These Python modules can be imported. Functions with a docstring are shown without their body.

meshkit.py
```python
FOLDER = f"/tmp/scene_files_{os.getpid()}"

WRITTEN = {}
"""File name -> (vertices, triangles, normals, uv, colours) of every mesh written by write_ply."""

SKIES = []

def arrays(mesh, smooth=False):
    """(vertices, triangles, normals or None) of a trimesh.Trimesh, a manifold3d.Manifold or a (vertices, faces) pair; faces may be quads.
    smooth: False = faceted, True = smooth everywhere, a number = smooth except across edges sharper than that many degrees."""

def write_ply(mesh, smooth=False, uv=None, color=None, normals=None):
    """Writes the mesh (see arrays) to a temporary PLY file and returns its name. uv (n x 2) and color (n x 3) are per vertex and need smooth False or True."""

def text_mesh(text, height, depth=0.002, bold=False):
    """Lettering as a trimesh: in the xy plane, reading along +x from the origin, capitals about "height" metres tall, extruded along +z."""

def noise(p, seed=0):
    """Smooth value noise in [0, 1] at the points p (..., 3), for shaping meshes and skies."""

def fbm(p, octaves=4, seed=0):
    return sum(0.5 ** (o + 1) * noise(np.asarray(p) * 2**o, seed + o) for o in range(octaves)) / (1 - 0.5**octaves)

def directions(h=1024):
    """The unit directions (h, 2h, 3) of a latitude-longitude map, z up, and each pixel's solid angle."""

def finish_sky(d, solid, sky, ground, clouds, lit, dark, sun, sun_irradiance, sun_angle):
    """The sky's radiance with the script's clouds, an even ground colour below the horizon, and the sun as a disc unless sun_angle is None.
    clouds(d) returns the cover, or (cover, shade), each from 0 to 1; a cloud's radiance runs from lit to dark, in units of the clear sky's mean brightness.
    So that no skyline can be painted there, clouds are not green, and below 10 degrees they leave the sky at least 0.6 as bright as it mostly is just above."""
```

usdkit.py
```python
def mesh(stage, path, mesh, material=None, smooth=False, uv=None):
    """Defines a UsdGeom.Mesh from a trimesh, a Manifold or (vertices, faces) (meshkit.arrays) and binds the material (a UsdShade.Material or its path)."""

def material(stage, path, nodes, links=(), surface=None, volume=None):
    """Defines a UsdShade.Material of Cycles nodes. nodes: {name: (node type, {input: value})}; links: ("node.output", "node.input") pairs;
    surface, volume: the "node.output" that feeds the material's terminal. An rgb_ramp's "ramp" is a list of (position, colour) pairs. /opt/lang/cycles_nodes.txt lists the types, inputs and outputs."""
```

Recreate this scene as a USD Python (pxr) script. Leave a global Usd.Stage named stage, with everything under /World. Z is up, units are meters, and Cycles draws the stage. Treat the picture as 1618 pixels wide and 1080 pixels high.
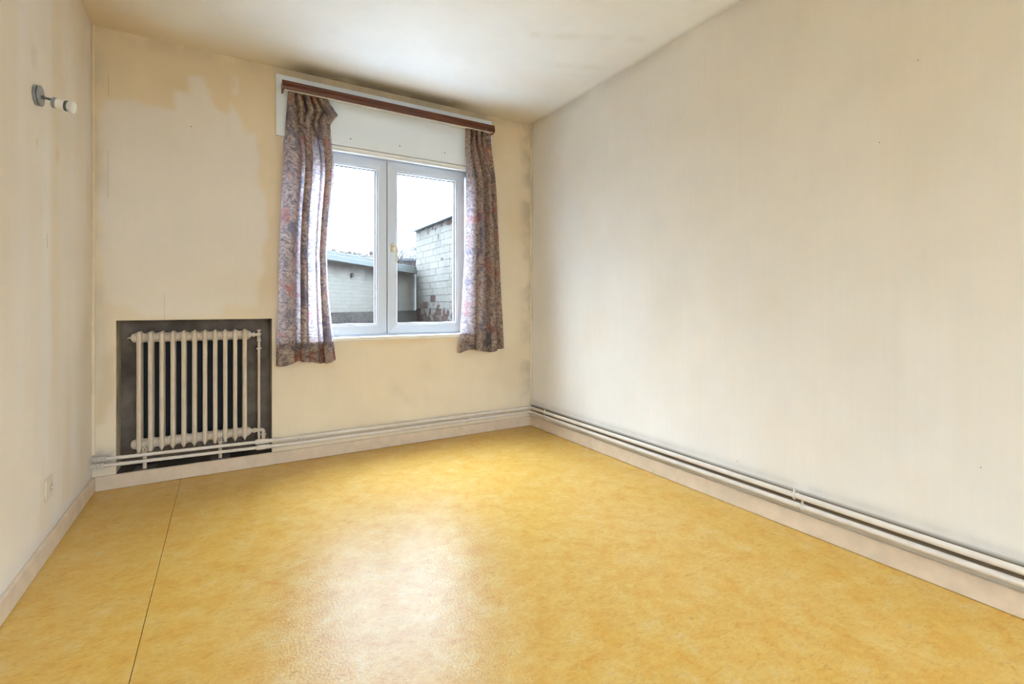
import math, random
import numpy as np
import trimesh
import manifold3d as m3
import usdkit
import meshkit
from pxr import Usd, UsdGeom, UsdShade, UsdLux, Sdf, Gf, Vt

random.seed(7)
RNG = np.random.default_rng(7)
stage = Usd.Stage.CreateInMemory()
UsdGeom.SetStageUpAxis(stage, 'Z')
UsdGeom.SetStageMetersPerUnit(stage, 1.0)
UsdGeom.Xform.Define(stage, '/World')
LOOKS = '/World/Looks'
UsdGeom.Scope.Define(stage, LOOKS)

# ------------------------------------------------------------------ camera, sky, exposure
EYE, YAW, FPX, CY = 1.1, 30.854, 758.9, 481.6
cam = UsdGeom.Camera.Define(stage, '/World/camera')
cam.CreateHorizontalApertureAttr(36.0)
cam.CreateVerticalApertureAttr(36.0 * 1080 / 1618)
cam.CreateFocalLengthAttr(FPX * 36.0 / 1618)
cam.CreateVerticalApertureOffsetAttr(-(540 - CY) * 36.0 / 1618)
cam.CreateFStopAttr(0.0)
cam.CreateClippingRangeAttr((0.05, 1000.0))
cam.CreateExposureAttr(0.66)
cam.AddTranslateOp().Set((0, 0, EYE))
cam.AddRotateZOp().Set(-YAW)
cam.AddRotateXOp().Set(90.0)

SKY = 5.0
dome = UsdLux.DomeLight.Define(stage, '/World/sky')
dome.CreateIntensityAttr(1.0)
# overcast sky: brighter towards the zenith, soft clouds, a neutral dim ground below the horizon
sky_mat = usdkit.material(stage, LOOKS + '/sky', {
    'tc': ('texture_coordinate', {}),
    'sep': ('separate_xyz', {}),
    'ramp': ('rgb_ramp', {'ramp': [(0.0, (0.10, 0.10, 0.10)), (0.495, (0.12, 0.12, 0.12)), (0.505, (0.268, 0.333, 0.413)), (1.0, (0.825, 1.0, 1.20))]}),
    'mr': ('map_range', {'from_min': -1.0, 'from_max': 1.0, 'to_min': 0.0, 'to_max': 1.0}),
    'map': ('mapping', {'scale': (1.6, 1.6, 3.2)}),
    'noi': ('noise_texture', {'scale': 1.7, 'detail': 5.0, 'roughness': 0.55}),
    'nr': ('map_range', {'from_min': 0.3, 'from_max': 0.7, 'to_min': 0.92, 'to_max': 1.08}),
    'mul': ('vector_math', {'math_type': 'scale'}),
    'bg': ('background_shader', {'strength': SKY * 3.8}),
}, [('tc.generated', 'sep.vector'), ('sep.z', 'mr.value'), ('mr.result', 'ramp.fac'), ('tc.generated', 'map.vector'),
    ('map.vector', 'noi.vector'), ('noi.fac', 'nr.value'), ('ramp.color', 'mul.vector1'), ('nr.result', 'mul.scale'),
    ('mul.vector', 'bg.color')], surface='bg.background')
UsdShade.MaterialBindingAPI.Apply(dome.GetPrim()).Bind(sky_mat)

# ------------------------------------------------------------------ dimensions (metres)
XL, XR, YB, YR, H = -0.673, 2.410, 3.696, -3.60, 2.749
NX0, NX1, NZ0, NZ1, ND = -0.562, 0.278, 0.086, 1.006, 0.165      # radiator niche
OX0, OX1, OZ0, OZ1 = 0.350, 1.850, 0.856, 2.262                   # window opening
WALL_T = 0.175

# ------------------------------------------------------------------ helpers
used = {}
def numbered(parent, name):
    k = (parent, name)
    n = used.get(k, 0)
    used[k] = n + 1
    return parent + '/' + (name if n == 0 else '%s_%03d' % (name, n))

def pth(parent):
    return '/World' if parent is None else str(parent.GetPath())

def data(p, **kw):
    for k, v in kw.items():
        if v is not None:
            p.SetCustomDataByKey(k, v)
    return p

def obj(name, mesh, mat, parent=None, smooth=False, uv=None, **kw):
    m = usdkit.mesh(stage, numbered(pth(parent), name), mesh, M[mat] if isinstance(mat, str) else mat, smooth, uv)
    return data(m.GetPrim(), **kw)

def thing(name, label, category, loc=(0, 0, 0), rotz=0.0, group=None, kind=None):
    x = UsdGeom.Xform.Define(stage, numbered('/World', name))
    if any(loc) or rotz:
        x.AddTranslateOp().Set(tuple(loc))
        if rotz:
            x.AddRotateZOp().Set(rotz)
    return data(x.GetPrim(), label=label, category=category, group=group, kind=kind)

def struct(name, label, category):
    return thing(name, label, category, kind='structure')

cat = trimesh.util.concatenate

def quadbox(x0, x1, y0, y1, z0, z1, b=0.0):
    """A box, with chamfered edges if b > 0."""
    if b <= 0:
        m = trimesh.creation.box((x1 - x0, y1 - y0, z1 - z0))
        m.apply_translation(((x0 + x1) / 2, (y0 + y1) / 2, (z0 + z1) / 2))
        return m
    pts = []
    for sx in (0, 1):
        for sy in (0, 1):
            for sz in (0, 1):
                c = np.array([(x0, x1)[sx], (y0, y1)[sy], (z0, z1)[sz]], float)
                d = np.array([1 - 2 * sx, 1 - 2 * sy, 1 - 2 * sz], float) * b
                for k in range(3):
                    e = d.copy(); e[k] = 0
                    pts.append(c + e)
    return trimesh.convex.convex_hull(np.array(pts))

def tube(points, r, sides=16, caps=True):
    p = np.asarray(points, float)
    r = np.broadcast_to(np.asarray(r, float), (len(p),))
    t = np.gradient(p, axis=0)
    t /= np.linalg.norm(t, axis=1, keepdims=True) + 1e-12
    up = np.array([0, 0, 1.0]) if abs(t[0][2]) < 0.9 else np.array([1.0, 0, 0])
    a = np.cross(t[0], up); a /= np.linalg.norm(a)
    A = []
    for k in range(len(p)):
        a = a - t[k] * np.dot(a, t[k]); a /= np.linalg.norm(a); A.append(a)
    A = np.array(A); B = np.cross(t, A)
    ang = np.arange(sides) * 2 * np.pi / sides
    v = p[:, None] + r[:, None, None] * (np.cos(ang)[None, :, None] * A[:, None] + np.sin(ang)[None, :, None] * B[:, None])
    v = v.reshape(-1, 3)
    f = []
    n = len(p)
    for i in range(n - 1):
        for j in range(sides):
            a0, a1 = i * sides + j, i * sides + (j + 1) % sides
            f += [[a0, a1, a1 + sides], [a0, a1 + sides, a0 + sides]]
    if caps:
        v = np.vstack([v, p[0], p[-1]])
        for j in range(sides):
            f.append([len(v) - 2, (j + 1) % sides, j])
            f.append([len(v) - 1, (n - 1) * sides + j, (n - 1) * sides + (j + 1) % sides])
    return trimesh.Trimesh(v, np.array(f), process=False)

def lathe(profile, axis='z', origin=(0, 0, 0), sides=28):
    """profile: (radius, height) pairs along the axis."""
    m = trimesh.creation.revolve(np.asarray(profile, float), sections=sides)
    if axis == 'x':
        m.apply_transform(trimesh.transformations.rotation_matrix(np.pi / 2, [0, 1, 0]))
    elif axis == 'y':
        m.apply_transform(trimesh.transformations.rotation_matrix(-np.pi / 2, [1, 0, 0]))
    m.apply_translation(origin)
    return m

def arc(p0, p1, p2, r, n=8):
    """Points that round the corner p1 of the polyline p0 p1 p2 with radius r (right angles)."""
    p0, p1, p2 = (np.asarray(p, float) for p in (p0, p1, p2))
    u, w = (p0 - p1) / np.linalg.norm(p0 - p1), (p2 - p1) / np.linalg.norm(p2 - p1)
    c = p1 + (u + w) * r
    return [c - w * r * math.cos(a) - u * r * math.sin(a) for a in np.linspace(0, np.pi / 2, n)]

def lin(r, g, b):
    return tuple(((c / 255 + 0.055) / 1.055) ** 2.4 if c > 10 else c / 255 / 12.92 for c in (r, g, b))

def mitred(x0, x1, z0, z1, prof, gap=0.0004):
    """Four mitred members of a rectangular frame in an xz plane: [bottom, top, left, right]. prof: closed polygon of (inset, y)."""
    prof = np.asarray(prof, float)
    n = len(prof)
    corner = {'bl': (x0, z0, 1, 1), 'br': (x1, z0, -1, 1), 'tl': (x0, z1, 1, -1), 'tr': (x1, z1, -1, -1)}
    out = []
    for a, b in (('bl', 'br'), ('tr', 'tl'), ('tl', 'bl'), ('br', 'tr')):
        rings = []
        for c, o in ((a, b), (b, a)):
            cx, cz, sx, sz = corner[c]
            d = np.array([corner[o][0] - cx, 0, corner[o][1] - cz], float)
            d /= np.linalg.norm(d)
            rings.append(np.stack([cx + sx * prof[:, 0], prof[:, 1], cz + sz * prof[:, 0]], 1) + d * gap)
        v = np.vstack(rings)
        f = []
        for i in range(n):
            j = (i + 1) % n
            f += [[i, j, n + j], [i, n + j, n + i]]
        from shapely.geometry import Polygon
        tv, tf = trimesh.creation.triangulate_polygon(Polygon(prof), engine='earcut')
        idx = [int(np.argmin(np.linalg.norm(prof - q, axis=1))) for q in tv]
        for t in tf:
            t = [idx[k] for k in t]
            f.append(t[::-1]); f.append([n + k for k in t])
        m = trimesh.Trimesh(v, np.array(f), process=False)
        m.fix_normals()
        out.append(m)
    return out

# ------------------------------------------------------------------ materials
M = {}
def mat(name, nodes, links=(), surface='p.BSDF'):
    M[name] = usdkit.material(stage, LOOKS + '/' + name, nodes, links, surface)
    return M[name]

def plain(name, col, rough=0.5, spec=0.5, metal=0.0, vary=0.06, scale=9.0, bump=0.0, bscale=220.0):
    a = tuple(max(0, c * (1 - vary)) for c in col); b = tuple(min(1, c * (1 + vary)) for c in col)
    nodes = {'g': ('geometry', {}), 'n': ('noise_texture', {'scale': scale, 'detail': 4.0}),
             'r': ('rgb_ramp', {'ramp': [(0.3, a), (0.7, b)]}),
             'p': ('principled_bsdf', {'roughness': rough, 'specular_ior_level': spec, 'metallic': metal})}
    links = [('g.position', 'n.vector'), ('n.fac', 'r.fac'), ('r.color', 'p.base_color')]
    if bump:
        nodes['n2'] = ('noise_texture', {'scale': bscale, 'detail': 3.0})
        nodes['b'] = ('bump', {'strength': bump, 'distance': 0.002})
        links += [('g.position', 'n2.vector'), ('n2.fac', 'b.height'), ('b.normal', 'p.normal')]
    return mat(name, nodes, links)

def papered(name):
    """Old painted wallpaper: the colour of each place is in the mesh's tint; on it a fine vertical grain and weave."""
    return mat(name, {
        'a': ('attribute', {'attribute': 'tint'}), 'g': ('geometry', {}),
        'm1': ('mapping', {'scale': (60.0, 60.0, 3.0)}), 'n1': ('noise_texture', {'scale': 1.0, 'detail': 4.0}),
        'r1': ('map_range', {'from_min': 0.25, 'from_max': 0.75, 'to_min': 0.988, 'to_max': 1.010}),
        'n3': ('noise_texture', {'scale': 3.0, 'detail': 5.0, 'roughness': 0.6}),
        'r3': ('map_range', {'from_min': 0.3, 'from_max': 0.7, 'to_min': 0.97, 'to_max': 1.025}),
        'mm': ('math', {'math_type': 'multiply'}), 'v': ('vector_math', {'math_type': 'scale'}),
        'm2': ('mapping', {'scale': (260.0, 260.0, 90.0)}), 'n2': ('noise_texture', {'scale': 1.0, 'detail': 3.0}),
        'b': ('bump', {'strength': 0.22, 'distance': 0.0012}),
        'p': ('principled_bsdf', {'roughness': 0.72, 'specular_ior_level': 0.25}),
    }, [('g.position', 'm1.vector'), ('m1.vector', 'n1.vector'), ('n1.fac', 'r1.value'), ('g.position', 'n3.vector'), ('n3.fac', 'r3.value'),
        ('r1.result', 'mm.value1'), ('r3.result', 'mm.value2'), ('a.color', 'v.vector1'), ('mm.value', 'v.scale'), ('v.vector', 'p.base_color'),
        ('g.position', 'm2.vector'), ('m2.vector', 'n2.vector'), ('n2.fac', 'b.height'), ('b.normal', 'p.normal')])
papered('old_wallpaper')

# marbled yellow linoleum with an embossed gloss
mat('linoleum', {
    'g': ('geometry', {}),
    'm': ('mapping', {'scale': (1.0, 1.0, 1.0), 'rotation': (0, 0, 0.5)}),
    'n1': ('noise_texture', {'scale': 9.0, 'detail': 9.0, 'roughness': 0.74, 'distortion': 0.25}),
    'r1': ('rgb_ramp', {'ramp': [(0.28, (0.525, 0.250, 0.026)), (0.43, (0.565, 0.315, 0.050)), (0.56, (0.590, 0.365, 0.085)), (0.72, (0.610, 0.440, 0.180))]}),
    'm2': ('mapping', {'scale': (34.0, 80.0, 1.0), 'rotation': (0, 0, 0.35)}),
    'n2': ('noise_texture', {'scale': 1.0, 'detail': 5.0, 'roughness': 0.65, 'distortion': 1.2}),
    'r2': ('rgb_ramp', {'ramp': [(0.28, (0.72, 0.60, 0.45)), (0.43, (0.96, 0.94, 0.92)), (0.58, (1.03, 1.03, 1.03)), (0.72, (1.06, 1.12, 1.35))]}),
    'mx': ('mix_color', {'blend_type': 'multiply', 'fac': 0.85, 'use_clamp_result': False}),
    'n3': ('noise_texture', {'scale': 95.0, 'detail': 2.0, 'distortion': 3.0}),
    'r3': ('rgb_ramp', {'ramp': [(0.27, (0.62, 0.52, 0.40)), (0.33, (1, 1, 1))]}),
    'mx2': ('mix_color', {'blend_type': 'multiply', 'fac': 0.6}),
    'nb': ('noise_texture', {'scale': 115.0, 'detail': 3.0, 'roughness': 0.5}),
    'b': ('bump', {'strength': 0.45, 'distance': 0.0022}),
    'p': ('principled_bsdf', {'roughness': 0.33, 'specular_ior_level': 0.50}),
}, [('g.position', 'm.vector'), ('m.vector', 'n1.vector'), ('n1.fac', 'r1.fac'), ('g.position', 'm2.vector'), ('m2.vector', 'n2.vector'), ('n2.fac', 'r2.fac'),
    ('r1.color', 'mx.a'), ('r2.color', 'mx.b'), ('g.position', 'n3.vector'), ('n3.fac', 'r3.fac'), ('mx.result', 'mx2.a'), ('r3.color', 'mx2.b'),
    ('mx2.result', 'p.base_color'), ('g.position', 'nb.vector'), ('nb.fac', 'b.height'), ('b.normal', 'p.normal')])

plain('skirting_paint', (0.66, 0.52, 0.375), 0.45, 0.4, vary=0.08, scale=14.0, bump=0.15, bscale=60)
plain('pipe_paint', (0.68, 0.60, 0.51), 0.38, 0.5, vary=0.05, scale=20.0)
plain('radiator_paint', (0.66, 0.54, 0.41), 0.42, 0.5, vary=0.07, scale=18.0)
plain('clip_paint', (0.70, 0.62, 0.53), 0.4, 0.5)
plain('wrap_twine', (0.40, 0.31, 0.22), 0.85, 0.2, vary=0.2, scale=60)
plain('gap_dark', (0.085, 0.06, 0.04), 0.9, 0.1, vary=0.25, scale=12)
plain('board_paint', (0.79, 0.86, 0.95), 0.4, 0.4, vary=0.015, scale=3.0)
plain('trim_paint', (0.86, 0.88, 0.90), 0.35, 0.5, vary=0.03)
plain('upvc', (0.67, 0.745, 0.88), 0.28, 0.5, vary=0.01)
plain('gasket', (0.03, 0.035, 0.045), 0.6, 0.3)
plain('seam_dark', (0.14, 0.08, 0.03), 0.9, 0.1)
plain('handle_cream', (0.66, 0.58, 0.42), 0.35, 0.5)
plain('brass', (0.62, 0.50, 0.30), 0.35, 0.5, metal=0.8)
plain('sill_paint', (0.80, 0.74, 0.64), 0.35, 0.5, vary=0.06)
plain('steel', (0.30, 0.33, 0.37), 0.30, 0.5, metal=0.55)
plain('steel_dark', (0.13, 0.14, 0.15), 0.4, 0.5, metal=0.8)
plain('lamp_glass', (0.78, 0.76, 0.70), 0.2, 0.5)
plain('socket_cream', (0.70, 0.61, 0.46), 0.35, 0.5)
plain('hole_dark', (0.03, 0.025, 0.02), 0.9, 0.1)
plain('white_plastic', (0.8, 0.8, 0.78), 0.4, 0.4)
plain('iron', (0.10, 0.08, 0.065), 0.6, 0.3, vary=0.3, scale=40)

# sooty painted panel in the niche
mat('soot_panel', {
    'g': ('geometry', {}), 'n': ('noise_texture', {'scale': 5.0, 'detail': 7.0, 'roughness': 0.65}),
    'r': ('rgb_ramp', {'ramp': [(0.30, (0.085, 0.060, 0.040)), (0.50, (0.165, 0.122, 0.085)), (0.72, (0.255, 0.195, 0.142))]}),
    'p': ('principled_bsdf', {'roughness': 0.6, 'specular_ior_level': 0.35}),
}, [('g.position', 'n.vector'), ('n.fac', 'r.fac'), ('r.color', 'p.base_color')])
plain('black_panel', (0.012, 0.012, 0.012), 0.55, 0.35, vary=0.4, scale=8)

# mahogany rail
mat('mahogany', {
    'g': ('geometry', {}), 'm': ('mapping', {'scale': (2.2, 60.0, 60.0)}), 'n': ('noise_texture', {'scale': 1.0, 'detail': 6.0, 'roughness': 0.6, 'distortion': 0.8}),
    'r': ('rgb_ramp', {'ramp': [(0.30, (0.045, 0.011, 0.005)), (0.50, (0.105, 0.026, 0.010)), (0.70, (0.180, 0.052, 0.018))]}),
    'p': ('principled_bsdf', {'roughness': 0.3, 'specular_ior_level': 0.5}),
}, [('g.position', 'm.vector'), ('m.vector', 'n.vector'), ('n.fac', 'r.fac'), ('r.color', 'p.base_color')])

# window glass
mat('glass', {
    't': ('transparent_bsdf', {'color': (0.86, 0.88, 0.89)}), 'gl': ('glossy_bsdf', {'color': (1, 1, 1), 'roughness': 0.0}),
    'lw': ('layer_weight', {'blend': 0.5}), 'pw': ('math', {'math_type': 'power', 'value2': 5.0}), 'ma': ('math', {'math_type': 'multiply_add', 'value2': 0.96, 'value3': 0.03}),
    'mx': ('mix_closure', {})}, [('lw.facing', 'pw.value1'), ('pw.value', 'ma.value1'), ('ma.value', 'mx.fac'), ('t.BSDF', 'mx.closure1'), ('gl.BSDF', 'mx.closure2')], surface='mx.closure')

# printed curtain cloth: taupe ground, feathery dark strokes, rust and slate-blue blotches; light shines through the weave
def curtain_cloth(name, through):
    mat(name, {
        'uv': ('uvmap', {'attribute': 'st'}),
        'nd': ('noise_texture', {'scale': 11.0, 'detail': 2.0}),
        'nm': ('vector_math', {'math_type': 'scale', 'scale': 0.11}),
        'na': ('vector_math', {'math_type': 'add'}),
        'mw': ('mapping', {'scale': (34.0, 66.0, 1.0), 'rotation': (0, 0, 0.75)}),
        'w': ('noise_texture', {'scale': 1.0, 'detail': 3.0, 'roughness': 0.6, 'distortion': 0.4}),
        'rw': ('rgb_ramp', {'ramp': [(0.28, (0.070, 0.058, 0.064)), (0.40, (0.190, 0.138, 0.118)), (0.48, (0.370, 0.270, 0.205)), (0.60, (0.510, 0.390, 0.290)), (0.72, (0.630, 0.520, 0.410))]}),
        'mn': ('mapping', {'scale': (7.5, 6.0, 1.0), 'location': (0.35, 0.2, 0)}),
        'n1': ('noise_texture', {'scale': 1.0, 'detail': 3.0, 'roughness': 0.55, 'distortion': 0.6}),
        'rn': ('rgb_ramp', {'ramp': [(0.555, (0, 0, 0)), (0.64, (1, 1, 1))]}),
        'mb': ('mapping', {'scale': (8.0, 6.5, 1.0), 'location': (4.3, 7.1, 0)}),
        'n2': ('noise_texture', {'scale': 1.0, 'detail': 4.0, 'roughness': 0.6, 'distortion': 0.8}),
        'rb': ('rgb_ramp', {'ramp': [(0.54, (0, 0, 0)), (0.63, (1, 1, 1))]}),
        'mxr': ('mix_color', {'b': (0.46, 0.130, 0.065)}), 'mxb': ('mix_color', {'b': (0.075, 0.075, 0.105)}),
        'fr': ('math', {'math_type': 'multiply', 'value2': 0.62}), 'fb': ('math', {'math_type': 'multiply', 'value2': 0.7}),
        'ms': ('mapping', {'scale': (10.0, 420.0, 1.0)}), 'ns': ('noise_texture', {'scale': 1.0, 'detail': 2.0}),
        'rs': ('rgb_ramp', {'ramp': [(0.33, (0.55, 0.52, 0.55)), (0.46, (1, 1, 1))]}),
        'mxs': ('mix_color', {'blend_type': 'multiply', 'fac': 0.8}),
        'lt': ('mix_color', {'fac': 0.42, 'b': (0.62, 0.58, 0.70)}),
        'd': ('diffuse_bsdf', {}), 't': ('translucent_bsdf', {}), 'mx': ('mix_closure', {'fac': through}),
    }, [('uv.UV', 'nd.vector'), ('nd.color', 'nm.vector1'), ('uv.UV', 'na.vector1'), ('nm.vector', 'na.vector2'), ('na.vector', 'mw.vector'), ('mw.vector', 'w.vector'), ('w.fac', 'rw.fac'), ('uv.UV', 'mn.vector'), ('mn.vector', 'n1.vector'), ('n1.fac', 'rn.fac'),
        ('uv.UV', 'mb.vector'), ('mb.vector', 'n2.vector'), ('n2.fac', 'rb.fac'), ('rw.color', 'mxr.a'), ('rn.color', 'fr.value1'), ('fr.value', 'mxr.fac'),
        ('mxr.result', 'mxb.a'), ('rb.color', 'fb.value1'), ('fb.value', 'mxb.fac'),
        ('uv.UV', 'ms.vector'), ('ms.vector', 'ns.vector'), ('ns.fac', 'rs.fac'), ('mxb.result', 'lt.a'), ('lt.result', 'mxs.a'), ('rs.color', 'mxs.b'),
        ('mxb.result', 'd.color'), ('mxs.result', 't.color'), ('d.BSDF', 'mx.closure1'), ('t.BSDF', 'mx.closure2')], surface='mx.closure')
curtain_cloth('curtain_cloth', 0.38)

# ------------------------------------------------------------------ painted wall grids
def sm(x, a, b):
    t = np.clip((x - a) / (b - a), 0, 1)
    return t * t * (3 - 2 * t)

def grid(us, vs, holes, place, tint):
    """A wall as a fine grid over (u, v) without the cells that lie in a hole; tint(u, v) colours its vertices."""
    U, V = np.meshgrid(us, vs, indexing='ij')
    nv = len(vs)
    pts = place(U.ravel(), V.ravel())
    cu, cv = (us[:-1] + us[1:]) / 2, (vs[:-1] + vs[1:]) / 2
    keep = np.ones((len(cu), len(cv)), bool)
    for u0, u1, v0, v1 in holes:
        keep[np.ix_((cu > u0) & (cu < u1), (cv > v0) & (cv < v1))] = False
    i, j = np.nonzero(keep)
    a = i * nv + j
    f = np.vstack([np.stack([a, a + nv, a + nv + 1], 1), np.stack([a, a + nv + 1, a + 1], 1)])
    return pts, f, tint(U.ravel(), V.ravel())

def ticks(a, b, step, *extra):
    t = list(np.linspace(a, b, int(round((b - a) / step)) + 1))
    for e in extra:
        k = int(np.argmin([abs(x - e) for x in t]))
        if a < e < b:
            t[k] = e
    return np.array(sorted(set(t)))

def tinted(name, parent, pts, f, col, matname='old_wallpaper', flip=False):
    if flip:
        f = f[:, ::-1]
    p = obj(name, (pts, f), matname, parent)
    UsdGeom.PrimvarsAPI(UsdGeom.Mesh(p)).CreatePrimvar('tint', Sdf.ValueTypeNames.Color3fArray, 'vertex').Set(Vt.Vec3fArray.FromNumpy(col.astype(np.float32)))
    return p

def mixc(c, new, w):
    return c * (1 - w[:, None]) + np.asarray(new, float)[None] * w[:, None]

def fb(u, v, s, o=4, seed=0, su=1.0, sv=1.0):
    return meshkit.fbm(np.stack([u * s * su, v * s * sv, np.full_like(u, 3.7 + seed)], 1), o, seed)

CREAM = np.array((0.785, 0.660, 0.480))
PALE = np.array((0.800, 0.740, 0.665))
OCHRE = np.array((0.700, 0.560, 0.370))
GRIME = np.array((0.300, 0.270, 0.230))

import shapely
from shapely.geometry import Polygon
PATCH = Polygon([(-0.645, 2.309), (-0.536, 2.344), (-0.453, 2.363), (-0.437, 2.336), (-0.289, 2.340), (-0.285, 2.463), (-0.210, 2.455), (-0.222, 2.573), (-0.110, 2.579),
                 (-0.096, 2.505), (-0.032, 2.401), (0.020, 2.385), (0.035, 2.453), (0.060, 2.440), (0.109, 2.310), (0.138, 2.260), (0.197, 2.282), (0.211, 2.101), (0.205, 1.919), (0.252, 1.812), (0.271, 1.613),
                 (0.232, 1.476), (0.240, 1.315), (0.205, 1.258), (0.201, 1.090), (0.008, 1.082), (-0.002, 1.015), (-0.40, 1.01), (-0.62, 1.12), (-0.655, 1.60)])

def back_tint(u, v):
    n = fb(u, v, 2.2, 5, 1)
    c = np.broadcast_to(CREAM, (len(u), 3)) * (0.97 + 0.06 * fb(u, v, 7, 4, 2))[:, None]
    c = mixc(c, OCHRE, 0.55 * sm(fb(u, v, 1.6, 4, 5), 0.48, 0.72))
    ju, jv = u + 0.05 * (fb(u, v, 14, 3, 8) - 0.5), v + 0.05 * (fb(u, v, 14, 3, 9) - 0.5)
    P = shapely.points(ju, jv)
    d = np.where(shapely.contains(PATCH, P), 1, -1) * shapely.distance(shapely.boundary(PATCH), P)
    w = sm(d, -0.008, 0.03) * (0.55 + 0.45 * sm(v, 1.15, 1.75))
    c = mixc(c, PALE, w * 0.95)
    # rubbed streak beside the patch and ochre brush marks
    for x0, z0, x1, z1, r, s in ((0.07, 2.52, 0.06, 2.60, 0.016, 0.6), (-0.60, 2.30, -0.25, 2.31, 0.012, 0.3)):
        dd = shapely.distance(shapely.linestrings([[(x0, z0), (x1, z1)]])[0], P)
        c = mixc(c, PALE, s * (1 - sm(dd, r * 0.5, r * 1.6)))
    dl = shapely.distance(shapely.linestrings([[(-0.64, 0.42), (-0.60, 0.62), (-0.605, 0.78)]])[0], P)
    c = mixc(c, OCHRE * 0.97, 0.8 * (1 - sm(dl, 0.012, 0.05)))
    c = mixc(c, GRIME * 1.15, 0.45 * sm(u, 0.15, 0.45) * (1 - sm(u, 1.9, 2.2)) * sm(v, 2.66, 2.71) * sm(fb(u, v, 12, 4, 20), 0.2, 0.6))
    # old mould along the right-hand corner and dirt lines at the ceiling joint
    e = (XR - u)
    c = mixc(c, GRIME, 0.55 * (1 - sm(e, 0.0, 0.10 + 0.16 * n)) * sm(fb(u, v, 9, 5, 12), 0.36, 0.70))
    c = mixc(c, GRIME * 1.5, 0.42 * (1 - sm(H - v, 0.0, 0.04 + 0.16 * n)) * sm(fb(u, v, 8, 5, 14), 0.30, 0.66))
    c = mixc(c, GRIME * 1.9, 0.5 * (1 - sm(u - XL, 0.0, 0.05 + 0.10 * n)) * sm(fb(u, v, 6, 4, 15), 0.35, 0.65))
    # soot rubbed round the pipes by the left corner
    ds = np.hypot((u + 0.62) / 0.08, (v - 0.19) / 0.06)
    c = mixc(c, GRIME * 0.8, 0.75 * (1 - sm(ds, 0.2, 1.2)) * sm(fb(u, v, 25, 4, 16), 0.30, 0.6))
    # warm glow below the curtain hems, painted in, and a like band under the sill
    for gx0, gx1, gz in ((0.29, 0.72, 0.66), (1.66, 2.10, 0.685), (0.66, 1.70, 0.815)):
        w = sm(u, gx0, gx0 + 0.06) * (1 - sm(u, gx1 - 0.06, gx1)) * np.exp(-((v - gz) / 0.022) ** 2) * sm(fb(u, v, 9, 4, 19), 0.35, 0.65)
        c = mixc(c, (0.74, 0.52, 0.24), 0.55 * w)
    return c

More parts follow.
